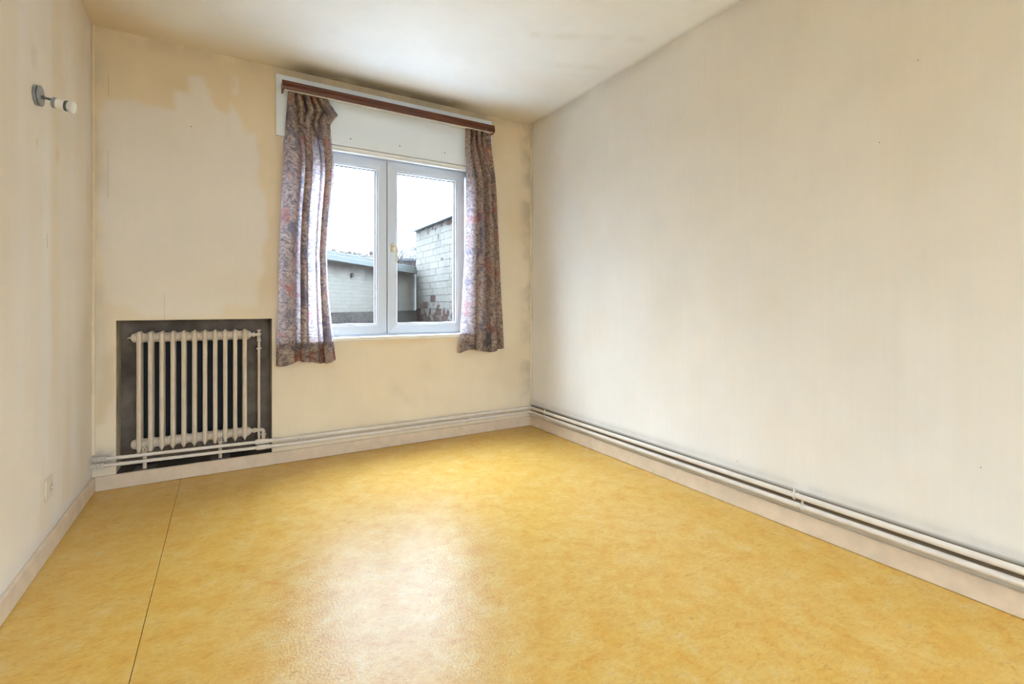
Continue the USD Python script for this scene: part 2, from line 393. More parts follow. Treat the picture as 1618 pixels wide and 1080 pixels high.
def right_tint(u, v):
    n = fb(u, v, 1.8, 5, 31)
    c = np.broadcast_to(np.array((0.795, 0.745, 0.675)), (len(u), 3)) * (0.975 + 0.05 * fb(u, v, 5, 4, 32))[:, None]
    c = mixc(c, PALE * 1.03, 0.35 * sm(fb(u, v, 1.0, 5, 33, su=3.2), 0.50, 0.68))
    c = mixc(c, OCHRE * 1.12, 0.22 * sm(fb(u, v, 1.1, 4, 34, su=2.2), 0.52, 0.75))
    c = mixc(c, np.array((0.700, 0.645, 0.555)), 0.50 * sm(2.35 - u + 0.9 * (fb(u, v, 0.9, 4, 39) - 0.5), 0.2, 1.7))     # darker, yellower towards the camera: dimmer light painted into the colour
    # lighter rubbed strip on the near part of the wall
    w = sm(u, 0.70, 0.74) * (1 - sm(u, 0.86, 0.90)) * sm(v, 0.36, 0.5) * (1 - sm(v, 0.95, 1.3)) * sm(fb(u, v, 6, 4, 35), 0.25, 0.55)
    c = mixc(c, (0.80, 0.76, 0.70), 0.5 * w)
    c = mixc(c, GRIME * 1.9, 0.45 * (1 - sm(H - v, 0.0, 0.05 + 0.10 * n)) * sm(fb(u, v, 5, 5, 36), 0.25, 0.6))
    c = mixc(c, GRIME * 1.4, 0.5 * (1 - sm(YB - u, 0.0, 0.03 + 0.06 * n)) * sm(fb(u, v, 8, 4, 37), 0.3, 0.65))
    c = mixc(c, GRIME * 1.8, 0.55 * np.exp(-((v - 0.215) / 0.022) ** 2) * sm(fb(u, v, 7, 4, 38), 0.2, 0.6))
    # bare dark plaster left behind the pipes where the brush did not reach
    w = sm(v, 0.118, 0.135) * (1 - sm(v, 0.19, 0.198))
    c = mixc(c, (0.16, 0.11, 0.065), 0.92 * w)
    return c

def left_tint(u, v):
    c = np.broadcast_to(np.array((0.800, 0.705, 0.570)), (len(u), 3)) * (0.975 + 0.05 * fb(u, v, 6, 4, 51))[:, None]
    c = mixc(c, PALE * 1.03, 0.55 * sm(fb(u, v, 1.0, 5, 52, su=7.0, sv=0.7), 0.48, 0.66))
    c = mixc(c, OCHRE * 1.05, 0.40 * sm(fb(u, v, 1.0, 5, 53, su=5.0, sv=0.8), 0.52, 0.70))
    for py, pz, r, col, s in ((2.74, 1.78, 0.018, (0.60, 0.40, 0.22), 0.5), (3.02, 1.80, 0.045, (0.66, 0.47, 0.27), 0.5), (2.70, 2.12, 0.06, (0.5, 0.46, 0.40), 0.25)):
        c = mixc(c, col, s * (1 - sm(np.hypot(u - py, (v - pz) * 0.8), r * 0.3, r)))
    c = mixc(c, (0.72, 0.66, 0.60), 0.6 * (1 - sm(v, 0.09, 0.16 + 0.05 * fb(u, v, 5, 3, 55))))
    return c

def ceil_tint(u, v):
    n = fb(u, v, 1.5, 5, 71)
    c = np.broadcast_to(np.array((0.89, 0.89, 0.885)), (len(u), 3)) * (0.985 + 0.03 * fb(u, v, 4, 4, 72))[:, None]
    c = mixc(c, OCHRE * 1.12, 0.75 * (1 - sm(u - XL, 0.0, 0.45 + 0.35 * n)))  # warm light falloff at the left edge, painted into the colour
    c = mixc(c, OCHRE * 1.10, 0.60 * (1 - sm(YB - v, 0.0, 0.30 + 0.25 * n)))  # the same painted falloff along the window wall
    c = mixc(c, np.array((0.87, 0.78, 0.68)), 0.40 * sm(fb(u, v, 1.0, 4, 73, su=0.7, sv=2.0), 0.45, 0.7) * sm(u, 1.2, 2.0))
    # soot drawn up above the curtain rail
    w = sm(u, 0.25, 0.55) * (1 - sm(u, 1.55, 1.90)) * (1 - sm(YB - v, 0.05, 0.24)) * sm(fb(u, v, 3, 4, 74, su=1.5, sv=3), 0.15, 0.5)
    c = mixc(c, (0.20, 0.165, 0.125), 0.80 * w)
    # grey brush of paint along the right-hand joint
    c = mixc(c, (0.50, 0.47, 0.42), 0.5 * (1 - sm(XR - u, 0.0, 0.03 + 0.05 * n)) * sm(fb(u, v, 5, 4, 75), 0.2, 0.6))
    for (x0, y0, x1, y1) in ((1.62, 2.45, 2.22, 2.15), (1.9, 2.7, 2.25, 2.55), (1.75, 1.75, 2.3, 1.55)):
        dd = shapely.distance(shapely.linestrings([[(x0, y0), (x1, y1)]])[0], shapely.points(u, v))
        c = mixc(c, (0.80, 0.76, 0.70), 0.5 * (1 - sm(dd, 0.01, 0.05)) * sm(fb(u, v, 10, 4, 76), 0.3, 0.6))
    return c

# ------------------------------------------------------------------ room shell
us = ticks(XL, XR, 0.02, NX0, NX1, OX0, OX1)
vs = ticks(0.0, H, 0.02, NZ0, NZ1, OZ0, OZ1)
HOLES = [(NX0, NX1, NZ0, NZ1), (OX0, OX1, OZ0, OZ1)]
wb = struct('wall_back', 'old cream window wall with a paler patch and a sooty radiator niche', 'wall')
p_, f_, c_ = grid(us, vs, HOLES, lambda u, v: np.stack([u, np.full_like(u, YB), v], 1), back_tint)
tinted('wallpaper', wb, p_, f_, c_)
# reveals of the window opening, and the niche
def reveal(x0, x1, z0, z1, y0, y1):
    v, f = [], []
    for a, b in (((x0, z0), (x1, z0)), ((x1, z0), (x1, z1)), ((x1, z1), (x0, z1)), ((x0, z1), (x0, z0))):
        k = len(v)
        v += [(a[0], y0, a[1]), (b[0], y0, b[1]), (b[0], y1, b[1]), (a[0], y1, a[1])]
        f += [[k, k + 1, k + 2], [k, k + 2, k + 3]]
    return trimesh.Trimesh(np.array(v), np.array(f), process=False)
obj('window_reveal', reveal(OX0, OX1, OZ0, OZ1, YB, YB + WALL_T), 'trim_paint', wb)
pr = reveal(NX0, NX1, NZ0, NZ1, YB, YB + ND)
plain('niche_side', (0.50, 0.42, 0.29), 0.8, 0.2, vary=0.3, scale=6)
obj('niche_lining', trimesh.Trimesh(pr.vertices, pr.faces[[2, 3, 6, 7]], process=False), 'niche_side', wb, label='stained ochre sides of the radiator niche')
plain('soot_floor', (0.060, 0.045, 0.032), 0.8, 0.2, vary=0.4, scale=9)
obj('niche_shelf', trimesh.Trimesh(pr.vertices, pr.faces[[0, 1, 4, 5]], process=False), 'soot_floor', wb, label='black sooty floor and top of the radiator niche')
obj('niche_back', quadbox(NX0, NX1, YB + ND, YB + ND + 0.02, NZ0, NZ1), 'soot_panel', wb, label='smoke-darkened grey-brown back of the radiator niche')
obj('heat_shield', quadbox(-0.462, 0.098, YB + ND - 0.006, YB + ND, 0.235, 0.865, 0.002), 'black_panel', wb, label='black panel behind the radiator')
# outer face of the wall: the house that the room is in, raised tall to shade the neighbours
v_, f_ = [], []
for x0, x1, z0, z1 in ((-5, OX0, -3.2, 10.5), (OX1, 3.55, -3.2, 10.5), (OX0, OX1, -3.2, OZ0), (OX0, OX1, OZ1, 10.5)):
    k = len(v_)
    v_ += [(x0, YB + WALL_T, z0), (x1, YB + WALL_T, z0), (x1, YB + WALL_T, z1), (x0, YB + WALL_T, z1)]
    f_ += [[k, k + 2, k + 1], [k, k + 3, k + 2]]
plain('render_grey', (0.16, 0.13, 0.11), 0.9, 0.2)
obj('outer_face', (np.array(v_, float), np.array(f_)), 'render_grey', wb)

wr = struct('wall_right', 'long cream wall with rubbed vertical streaks and a fine grain', 'wall')
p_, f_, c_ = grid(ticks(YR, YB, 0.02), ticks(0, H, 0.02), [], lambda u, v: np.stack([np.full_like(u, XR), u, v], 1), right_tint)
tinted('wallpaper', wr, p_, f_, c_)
for y_, z_ in ((2.010, 2.246), (0.826, 2.091), (0.960, 1.797), (1.627, 0.245), (0.638, 0.497)):
    obj('nail', lathe([(0, -0.003), (0.0015, -0.003), (0.0018, -0.002), (0.0018, 0), (0, 0)], 'x', (XR, y_, z_), 8), 'steel_dark', wr)
for x_, z0_, z1_ in ((-0.600, 1.74, 2.02), (-0.327, 1.012, 1.170), (-0.597, 2.345, 2.47)):
    obj('paper_seam', quadbox(x_ - 0.0004, x_ + 0.0004, YB - 0.0003, YB + 0.001, z0_, z1_), 'seam_dark', wb)
obj('nail', lathe([(0, -0.004), (0.0025, -0.004), (0.003, -0.002), (0.003, 0), (0, 0)], 'y', (-0.187, YB, 2.242), 8), 'steel_dark', wb)
wl = struct('wall_left', 'streaky cream wall at the left that carries the spotlight and socket', 'wall')
p_, f_, c_ = grid(ticks(YR, YB, 0.02), ticks(0, H, 0.02), [], lambda u, v: np.stack([np.full_like(u, XL), u, v], 1), left_tint)
tinted('wallpaper', wl, p_, f_, c_, flip=True)
obj('paper_seam', quadbox(XL - 0.001, XL + 0.0003, 2.863, 2.8645, 1.349, 1.416), 'seam_dark', wl)
ce = struct('ceiling', 'off-white ceiling with warm light falloff painted at its edges and soot above the curtain rail', 'ceiling')
p_, f_, c_ = grid(ticks(XL, XR, 0.02), ticks(YR, YB, 0.02), [], lambda u, v: np.stack([u, v, np.full_like(u, H)], 1), ceil_tint)
tinted('plaster', ce, p_, f_, c_, flip=True)
obj('roof_slab', quadbox(XL - 0.3, XR + 0.3, YR - 0.3, YB + WALL_T - 0.01, H + 0.02, H + 0.25), 'render_grey', ce)

# rear wall behind the camera: its wide window is added, out of view, for fill daylight
RX0, RX1, RZ0, RZ1 = -0.50, 1.75, 0.35, 2.62
wre = struct('wall_rear', 'cream wall behind the viewer with an added wide window', 'wall')
v_, f_ = [], []
for x0, x1, z0, z1 in ((XL, RX0, 0, H), (RX1, XR, 0, H), (RX0, RX1, 0, RZ0), (RX0, RX1, RZ1, H)):
    k = len(v_)
    v_ += [(x0, YR, z0), (x1, YR, z0), (x1, YR, z1), (x0, YR, z1)]
    f_ += [[k, k + 2, k + 1], [k, k + 3, k + 2]]
plain('cream_paint', tuple(CREAM), 0.75, 0.2)
obj('wallpaper', (np.array(v_, float), np.array(f_)), 'cream_paint', wre)
w2 = struct('window_2', 'added unseen window behind the viewer that lets in fill daylight', 'window')
for k, m in enumerate(mitred(RX0, RX1, RZ0, RZ1, [(0, YR), (0.06, YR), (0.06, YR - 0.07), (0, YR - 0.07)])):
    obj('frame_member', m, 'upvc', w2)
mx_ = (RX0 + RX1) / 2
obj('mullion', quadbox(mx_ - 0.03, mx_ + 0.03, YR - 0.07, YR, RZ0 + 0.06, RZ1 - 0.06), 'upvc', w2)
for x0, x1 in ((RX0 + 0.06, mx_ - 0.03), (mx_ + 0.03, RX1 - 0.06)):
    obj('pane', quadbox(x0, x1, YR - 0.040, YR - 0.036, RZ0 + 0.06, RZ1 - 0.06), 'glass', w2)

# floor: sheets of linoleum with a fine seam between them
fl = struct('floor', 'glossy marbled yellow linoleum floor with one fine seam', 'floor')
SX = -0.240
obj('lino_sheet', quadbox(XL, SX - 0.0012, YR, YB, -0.004, 0.0), 'linoleum', fl)
obj('lino_sheet', quadbox(SX + 0.0012, XR, YR, YB, -0.004, 0.0), 'linoleum', fl)
obj('subfloor', quadbox(XL - 0.3, XR + 0.3, YR - 0.3, YB + WALL_T - 0.02, -0.15, -0.0042), 'seam_dark', fl)

# skirting boards
BH, BT = 0.086, 0.016
def skirting(name, label, pts):
    s = struct(name, label, 'skirting board')
    return s
def board(x0, x1, y0, y1, h):
    return quadbox(x0, x1, y0, y1, 0.0012, h, 0.003)
bb = struct('baseboard_back', 'low painted skirting board under the radiator and window', 'skirting board')
obj('board', board(XL + BT, XR - BT, YB - BT, YB, BH), 'skirting_paint', bb)
br = struct('baseboard_right', 'low painted skirting board along the long right wall', 'skirting board')
obj('board', board(XR - BT, XR, YR, YB, BH + 0.006), 'skirting_paint', br)
bl = struct('baseboard_left', 'low painted skirting board along the left wall', 'skirting board')
obj('board', board(XL, XL + BT, YR, YB, BH), 'skirting_paint', bl)
# dirt line in the joint between skirting and floor is a real gap: the boards stand 1 mm off the floor

# corner beads
t1 = struct('trim_1', 'thin pale bead in the right-hand corner', 'corner bead')
obj('bead', tube([(XR - 0.007, YB - 0.007, 0.20), (XR - 0.007, YB - 0.007, H)], 0.008, 10), 'cream_paint', t1, smooth=40)
t2 = struct('trim_2', 'thin cream bead in the left-hand corner', 'corner bead')
obj('bead', tube([(XL + 0.007, YB - 0.007, 0.22), (XL + 0.007, YB - 0.007, H)], 0.009, 10), 'cream_paint', t2, smooth=40)

# ------------------------------------------------------------------ the window
w1 = struct('window_1', 'white double casement window between the two curtains', 'window')
WY = YB + 0.060
FX0, FX1, FZ0, FZ1 = OX0 + 0.002, OX1 - 0.002, OZ0 + 0.004, OZ1 - 0.002
fr = obj('frame', cat(mitred(FX0, FX1, FZ0, FZ1, [(0, WY + 0.012), (0.056, WY + 0.012), (0.060, WY + 0.016), (0.060, WY + 0.075), (0, WY + 0.075)])), 'upvc', w1)
XM = 1.097
SZ0, SZ1 = 0.874, 2.236
SL0, SR1 = 0.424, 1.768
SW = 0.086
for nm, x0, x1 in (('left', SL0, XM - 0.0025), ('right', XM + 0.0025, SR1)):
    # profile with a rounded inner bead
    prof = [(0.0, WY + 0.002), (0.002, WY), (0.068, WY), (0.070, WY + 0.003), (0.0705, WY + 0.006), (0.074, WY + 0.004), (0.079, WY + 0.006), (0.084, WY + 0.012), (SW, WY + 0.020), (SW, WY + 0.060), (0.0, WY + 0.060)]
    sash = obj('sash', cat(mitred(x0, x1, SZ0, SZ1, prof)), 'upvc', w1, smooth=25)
    a, b, c, d = x0 + SW, x1 - SW, SZ0 + SW, SZ1 - SW
    obj('gasket', cat(mitred(a - 0.004, b + 0.004, c - 0.004, d + 0.004, [(0, WY + 0.0185), (0.0075, WY + 0.021), (0.0075, WY + 0.026), (0, WY + 0.026)])), 'gasket', sash)
    obj('pane', quadbox(a - 0.004, b + 0.004, WY + 0.026, WY + 0.030, c - 0.004, d + 0.004), 'glass', sash)
    if nm == 'right':
        hx, hz = x0 + 0.040, 1.552
        h = obj('handle', cat([quadbox(hx - 0.014, hx + 0.014, WY - 0.010, WY, hz - 0.035, hz + 0.035, 0.004), lathe([(0, -0.042), (0.009, -0.042), (0.010, -0.030), (0.010, -0.008), (0, -0.008)], 'y', (hx, WY, hz + 0.010), 16)]),
                'handle_cream', w1, smooth=35, label='cream handle base on the right casement')
        lever = cat([tube([(hx - 0.002, WY - 0.040, hz + 0.012), (hx + 0.010, WY - 0.046, hz + 0.012), (hx + 0.017, WY - 0.047, hz + 0.004), (hx + 0.018, WY - 0.046, hz - 0.04), (hx + 0.018, WY - 0.044, hz - 0.112), (hx + 0.018, WY - 0.043, hz - 0.122)], [0.008, 0.0085, 0.009, 0.009, 0.0085, 0.006], 12)])
        obj('lever', lever, 'handle_cream', h, smooth=40)
obj('meeting_seal', quadbox(XM - 0.0024, XM + 0.0024, WY + 0.008, WY + 0.055, SZ0 + 0.002, SZ1 - 0.002), 'gasket', w1)  # dark strip put behind the sash gap to stand for its shadow
sill = obj('window_sill', cat([quadbox(OX0 - 0.0, OX1 + 0.0, YB - 0.012, WY + 0.014, OZ0 - 0.026, OZ0 + 0.003, 0.004)]), 'sill_paint', w1, label='narrow cream window sill')

tr3 = struct('trim_3', 'white rounded moulding over the top of the window', 'moulding')
prof = [(0.0, 0.0), (0.014, 0.0), (0.020, 0.006), (0.020, 0.012), (0.013, 0.015), (0.022, 0.020), (0.027, 0.028), (0.024, 0.037), (0.014, 0.041), (0.0, 0.041)]
mo = trimesh.creation.extrude_polygon(Polygon(prof), OX1 - OX0 - 0.01, engine='earcut')
# extruded along z: x = depth, y = height
v = np.array(mo.vertices)
mo = trimesh.Trimesh(np.stack([OX0 + 0.005 + v[:, 2], YB + 0.012 - v[:, 0], 2.232 + v[:, 1]], 1), mo.faces, process=False); mo.fix_normals()
obj('moulding', mo, 'trim_paint', tr3, smooth=30)

# cover board over the roller-shutter box
cb = thing('shutter_box_cover', 'large white cover board behind the curtain rail, above the window', 'cover board')
obj('board', quadbox(0.302, 1.995, YB - 0.016, YB - 0.0005, 2.274, 2.697, 0.0015), 'board_paint', cb)
for sx_, sz_ in ((0.801, 2.334), (1.175, 2.345), (1.553, 2.352)):
    obj('screw', lathe([(0, -0.0185), (0.003, -0.0185), (0.0045, -0.0165), (0.0045, -0.012), (0, -0.012)], 'y', (sx_, YB, sz_), 12), 'steel_dark', cb)

# curtain rail
ra = thing('curtain_rail', 'glossy reddish-brown wooden curtain rail above the window', 'curtain rail')
RY = YB - 0.10
prof = [(0.0, 0.0), (0.0, 0.056), (0.004, 0.060), (0.016, 0.060), (0.016, 0.0), (0.010, -0.004), (0.004, -0.004)]
prof = [(0.006, 0.0), (0.001, 0.006), (-0.002, 0.016), (-0.002, 0.026), (0.002, 0.036), (0.004, 0.040), (0.004, 0.056), (0.007, 0.060), (0.018, 0.060), (0.018, 0.0)]
mo = trimesh.creation.extrude_polygon(Polygon(prof), 1.645, engine='earcut')
v = np.array(mo.vertices)
mo = trimesh.Trimesh(np.stack([0.334 + v[:, 2], RY + v[:, 0], 2.572 + v[:, 1]], 1), mo.faces, process=False); mo.fix_normals()
obj('fascia', mo, 'mahogany', ra, smooth=30)
for x0 in (0.334, 1.967):
    obj('end_cap', quadbox(x0, x0 + 0.012, RY + 0.0182, YB - 0.0162, 2.566, 2.632, 0.0015), 'mahogany', ra)
obj('track', cat([quadbox(0.347, 1.966, RY + 0.020, RY + 0.028, 2.570, 2.580), quadbox(0.347, 1.966, RY + 0.020, YB - 0.017, 2.583, 2.591), quadbox(0.346, 1.967, RY + 0.0075, RY + 0.012, 2.5694, 2.5718)]), 'white_plastic', ra, label='white plastic runner track along the lower edge')
obj('screw', lathe([(0, 0.0), (0.003, 0.0), (0.003, 0.004), (0, 0.004)], 'y', (1.895, RY - 0.003, 2.584), 10), 'white_plastic', ra)

# ------------------------------------------------------------------ curtains
def spline(P, n):
    P = np.asarray(P, float)
    out = []
    Q = np.vstack([2 * P[0] - P[1], P, 2 * P[-1] - P[-2]])
    for k in range(1, len(Q) - 2):
        p0, p1, p2, p3 = Q[k - 1], Q[k], Q[k + 1], Q[k + 2]
        t = np.linspace(0, 1, n, endpoint=False)[:, None]
        out.append(0.5 * ((2 * p1) + (-p0 + p2) * t + (2 * p0 - 5 * p1 + 4 * p2 - p3) * t ** 2 + (-p0 + 3 * p1 - 3 * p2 + p3) * t ** 3))
    out.append(P[-1:])
    return np.vstack(out)

def curtain(name, label, section, top_section, left, right, z_top, z_bot, zs_hem, seed, yc, yhang):
    """section: (fraction of the width, depth towards the room) along the cloth; left and right: outlines [(z, x)]; the pleats of top_section melt into section."""
    nn = 7
    S = spline(section, nn); T = spline(top_section, nn)
    assert len(S) == len(T), (len(S), len(T))
    L = np.concatenate([[0], np.cumsum(np.linalg.norm(np.diff(S * [0.35, 1.0], axis=0), axis=1))])
    def sheet(z0, z1, nz, off, du=0.0):
        zz = np.linspace(z0, z1, nz)
        lx = np.interp(zz, [a for a, _ in left][::-1], [b for _, b in left][::-1])
        rx = np.interp(zz, [a for a, _ in right][::-1], [b for _, b in right][::-1])
        V, UV = [], []
        for k, z in enumerate(zz):
            w = sm(np.array([z_top - z]), 0.06, 0.42)[0]
            C = T * (1 - w) + S * w
            wob = 0.010 * (meshkit.noise(np.stack([C[:, 0] * 4, np.full(len(C), z * 2.3), np.full(len(C), seed * 1.0)], 1), seed) - 0.5)
            x = lx[k] + (rx[k] - lx[k]) * C[:, 0] + wob
            amp = 1.0 - 0.15 * sm(np.array([z]), 1.2, 2.4)[0]
            y = yhang + (yc - yhang) * w - C[:, 1] * amp + 0.5 * wob + off
            zj = z - (0.012 * np.sin(C[:, 0] * 9 + seed) + 0.006) * (1 if z < z_bot + 0.02 else 0)
            V.append(np.stack([x, y, np.full(len(C), 0.0) + zj], 1))
            UV.append(np.stack([L + seed * 1.7, np.full(len(C), z)], 1))
        V = np.array(V); UV = np.array(UV)
        nz_, nx_ = V.shape[:2]
        i, j = np.meshgrid(np.arange(nz_ - 1), np.arange(nx_ - 1), indexing='ij')
        a = (i * nx_ + j).ravel()
        f = np.vstack([np.stack([a, a + nx_, a + nx_ + 1], 1), np.stack([a, a + nx_ + 1, a + 1], 1)])
        return (V.reshape(-1, 3), f), UV.reshape(-1, 2)
    t = thing(name, label, 'curtain')
    g, uv = sheet(z_top, z_bot, 110, 0.0)
    obj('cloth', g, 'curtain_cloth', t, smooth=True, uv=uv)
    g, uv = sheet(zs_hem, z_bot + 0.003, 14, 0.0035)
    obj('hem', g, 'curtain_cloth', t, smooth=True, uv=uv + [0.31, 0.17])
    g, uv = sheet(z_top - 0.002, z_top - 0.055, 6, 0.003)
    obj('heading_tape', g, 'white_plastic', t, smooth=True)
    return t

YC = YB - 0.055
secL = [(0.00, 0.000), (0.04, 0.030), (0.13, 0.046), (0.25, 0.040), (0.31, 0.010), (0.35, -0.022), (0.42, -0.026), (0.52, -0.016), (0.53, 0.008), (0.44, 0.014), (0.405, 0.036), (0.45, 0.052), (0.53, 0.046), (0.555, 0.010),
        (0.58, -0.020), (0.66, -0.024), (0.72, -0.010), (0.735, 0.014), (0.75, -0.008), (0.79, -0.024), (0.85, -0.024), (0.92, -0.008), (0.91, 0.014), (0.83, 0.018), (0.80, 0.038), (0.85, 0.050), (0.93, 0.042), (0.955, 0.006), (0.98, -0.016), (1.0, -0.006)]
topL = [(0.00, 0.000), (0.03, 0.024), (0.10, 0.028), (0.15, 0.020), (0.145, -0.018), (0.19, -0.022), (0.215, 0.006), (0.24, 0.027), (0.31, 0.026), (0.335, -0.004), (0.33, -0.022), (0.38, -0.020), (0.40, 0.012), (0.46, 0.028), (0.52, 0.022), (0.515, -0.016),
        (0.56, -0.022), (0.585, 0.010), (0.61, 0.027), (0.67, 0.026), (0.695, 0.000), (0.69, -0.020), (0.73, -0.020), (0.75, 0.008), (0.78, 0.027), (0.84, 0.026), (0.865, 0.018), (0.90, 0.012), (0.95, 0.010), (1.0, 0.008)]
curtain('curtain', 'left-hand patterned curtain, longer and wider, hanging past the sill', secL, topL,
        [(2.585, 0.372), (2.37, 0.360), (1.888, 0.337), (1.453, 0.321), (1.15, 0.316), (0.891, 0.301), (0.70, 0.296)],
        [(2.585, 0.633), (2.55, 0.655), (2.476, 0.711), (2.44, 0.680), (2.396, 0.654), (2.226, 0.667), (2.104, 0.681), (1.976, 0.676), (1.745, 0.650), (1.47, 0.633), (1.244, 0.640), (0.97, 0.659), (0.70, 0.686)],
        2.581, 0.700, 0.840, 1, YC, YB - 0.040)
secR = [(0.00, 0.006), (0.05, -0.004), (0.15, -0.018), (0.27, -0.020), (0.36, 0.000), (0.345, 0.034), (0.40, 0.050), (0.48, 0.044), (0.51, 0.008), (0.56, -0.020), (0.63, -0.018), (0.665, 0.016), (0.69, 0.044), (0.76, 0.048), (0.82, 0.036), (0.835, 0.000),
        (0.87, -0.018), (0.91, 0.002), (0.95, 0.030), (1.0, 0.022)]
topR = [(0.00, 0.014), (0.05, 0.022), (0.17, 0.022), (0.21, 0.000), (0.205, -0.020), (0.25, -0.018), (0.28, 0.018), (0.35, 0.026), (0.39, 0.000), (0.395, -0.020), (0.45, -0.016), (0.47, 0.016), (0.53, 0.028), (0.60, 0.020), (0.61, -0.016), (0.66, -0.020),
        (0.69, 0.014), (0.77, 0.027), (0.86, -0.006), (1.0, 0.018)]
curtain('curtain', 'right-hand patterned curtain, narrower, beside the room corner', secR, topR,
        [(2.585, 1.729), (2.40, 1.722), (2.26, 1.729), (1.90, 1.729), (1.636, 1.718), (1.424, 1.706), (1.161, 1.689), (0.951, 1.671), (0.715, 1.660)],
        [(2.585, 1.962), (2.42, 1.975), (2.095, 2.010), (1.712, 2.028), (1.438, 2.042), (1.164, 2.056), (0.715, 2.080)],
        2.581, 0.716, 0.865, 2, YC, YB - 0.040)

# ------------------------------------------------------------------ radiator
rad = thing('radiator', 'old cream cast-iron column radiator standing in the sooty niche', 'radiator')
PITCH, NS = 0.0570, 11
RX = -0.455
YF = YB + 0.018                     # axis of the front columns
RD = 0.088                          # front to rear column axes
ZB, ZT = 0.188, 0.938
def section():
    """One section: front, middle and rear columns joined by domed headers, cut as a rounded solid."""
    parts = []
    def ball(x, y, z, r, s=16):
        return m3.Manifold.sphere(r, s).translate((x, y, z))
    def ell(y, z, rx, ry, rz):
        return m3.Manifold.sphere(1.0, 20).scale((rx, ry, rz)).translate((0, y, z))
    def hull(*b):
        return m3.Manifold.batch_hull(list(b))
    for y, r in ((YF, 0.0120), (YF + RD / 2, 0.0100), (YF + RD, 0.0120)):
        lo, hi = ZB + 0.024, ZT - 0.020
        # slightly ridged column: a six-sided rounded bar with the ridge to the front
        prof = m3.CrossSection([[(r * 0.98 * math.sin(a), -r * 1.12 * math.cos(a)) for a in np.arange(8) * math.pi / 4]]).offset(0.0012, m3.JoinType.Round, 2, 8)
        parts.append(m3.Manifold.extrude(prof, hi - lo).translate((0, y, lo)))
        if y != YF + RD / 2:
            parts.append(hull(ell(y, hi, r * 1.02, r * 1.12, 0.010), ell(y + (0.004 if y < YF + 0.01 else -0.004), hi + 0.010, r * 0.7, r * 0.7, 0.009)))
            parts.append(hull(ell(y, lo, r * 1.02, r * 1.12, 0.010), ell(y, ZB + 0.006, 0.0035, r * 0.5, 0.006)))
    for z, s in ((ZT - 0.042, 1), (ZB + 0.048, -1)):
        parts.append(hull(ell(YF + 0.004, z + s * 0.010, 0.0135, 0.014, 0.022), ell(YF + RD - 0.004, z + s * 0.010, 0.0135, 0.014, 0.022)))
        hub = m3.Manifold.cylinder(PITCH - 0.0008, 0.030, 0.030, 28).translate((0, 0, -PITCH / 2 + 0.0004)).rotate((0, 90, 0)).translate((0, YF + RD / 2, z))
        parts.append(hub)
        parts.append(m3.Manifold.cylinder(0.034, 0.0345, 0.0345, 28).translate((0, 0, -0.017)).rotate((0, 90, 0)).translate((0, YF + RD / 2, z)))
    u = parts[0]
    for q in parts[1:]:
        u = u + q
    return u
SEC = section()
sv, sf, _ = meshkit.arrays(SEC)
for k in range(NS):
    obj('section', (sv + [RX + k * PITCH, 0, 0], sf), 'radiator_paint', rad, smooth=40)
YH = YF + RD / 2
xl, xr = RX - PITCH / 2, RX + (NS - 0.5) * PITCH
for z in (ZT - 0.042, ZB + 0.048):
    obj('end_plug', lathe([(0, -0.016), (0.016, -0.016), (0.019, -0.011), (0.026, -0.010), (0.027, 0.0), (0, 0)], 'x', (xl, YH, z), 6 if False else 18), 'radiator_paint', rad, smooth=35)
obj('bleed_valve', cat([lathe([(0, -0.034), (0.0045, -0.034), (0.0045, -0.015), (0, -0.015)], 'x', (xl, YH, ZT - 0.042), 12), lathe([(0, -0.024), (0.008, -0.024), (0.008, -0.018), (0, -0.018)], 'x', (xl, YH, ZT - 0.042), 6)]), 'radiator_paint', rad)
for xf in (RX + 0.5 * PITCH, RX + 7.5 * PITCH):
    yf = YB + 0.020
    ft = obj('support_foot', cat([tube([(xf, yf, NZ0 + 0.004), (xf, yf, 0.196)], 0.011, 14), quadbox(xf - 0.040, xf + 0.040, yf - 0.006, yf + 0.060, 0.192, 0.198, 0.001)]), 'radiator_paint', rad, smooth=35, label='cream post that carries the radiator')
    obj('base_plate', quadbox(xf - 0.052, xf + 0.056, yf - 0.019, yf + 0.080, NZ0 + 0.0002, NZ0 + 0.005, 0.001), 'iron', ft)
    ring = trimesh.creation.torus(0.0090, 0.0032, 20, 8); ring.apply_transform(trimesh.transformations.rotation_matrix(np.pi / 2, [1, 0, 0])); ring.apply_translation((xf, yf - 0.008, 0.209))
    obj('clamp_ring', ring, 'clip_paint', ft, smooth=True)

# riser with valve at the right end of the radiator
ri = thing('riser_pipe', 'thin upright heating pipe with small valve right of the radiator', 'pipe')
xv, yv = xr + 0.058, YH
obj('pipe', tube([(xv, yv, 0.172), (xv, yv, ZT - 0.042)], 0.0085, 12), 'radiator_paint', ri, smooth=35)
obj('valve', cat([lathe([(0, 0.0005), (0.022, 0.0005), (0.022, 0.008), (0.012, 0.010), (0.012, 0.020), (0.017, 0.021), (0.017, 0.030), (0.010, 0.032), (0.010, 0.05), (0, 0.05)], 'x', (xr, yv, ZT - 0.042), 16),
                  trimesh.Trimesh(*[np.array(q) for q in (trimesh.creation.icosphere(2, 0.015).vertices + [xv, yv, ZT - 0.042], trimesh.creation.icosphere(2, 0.015).faces)]),
                  lathe([(0, 0.013), (0.007, 0.013), (0.007, 0.022), (0.012, 0.023), (0.012, 0.034), (0, 0.034)], 'z', (xv, yv, ZT - 0.042), 14),
                  lathe([(0, 0), (0.011, 0), (0.011, -0.02), (0.013, -0.021), (0.013, -0.034), (0, -0.034)][::-1], 'z', (xv, yv, ZT - 0.055), 14)]), 'clip_paint', ri, smooth=35)
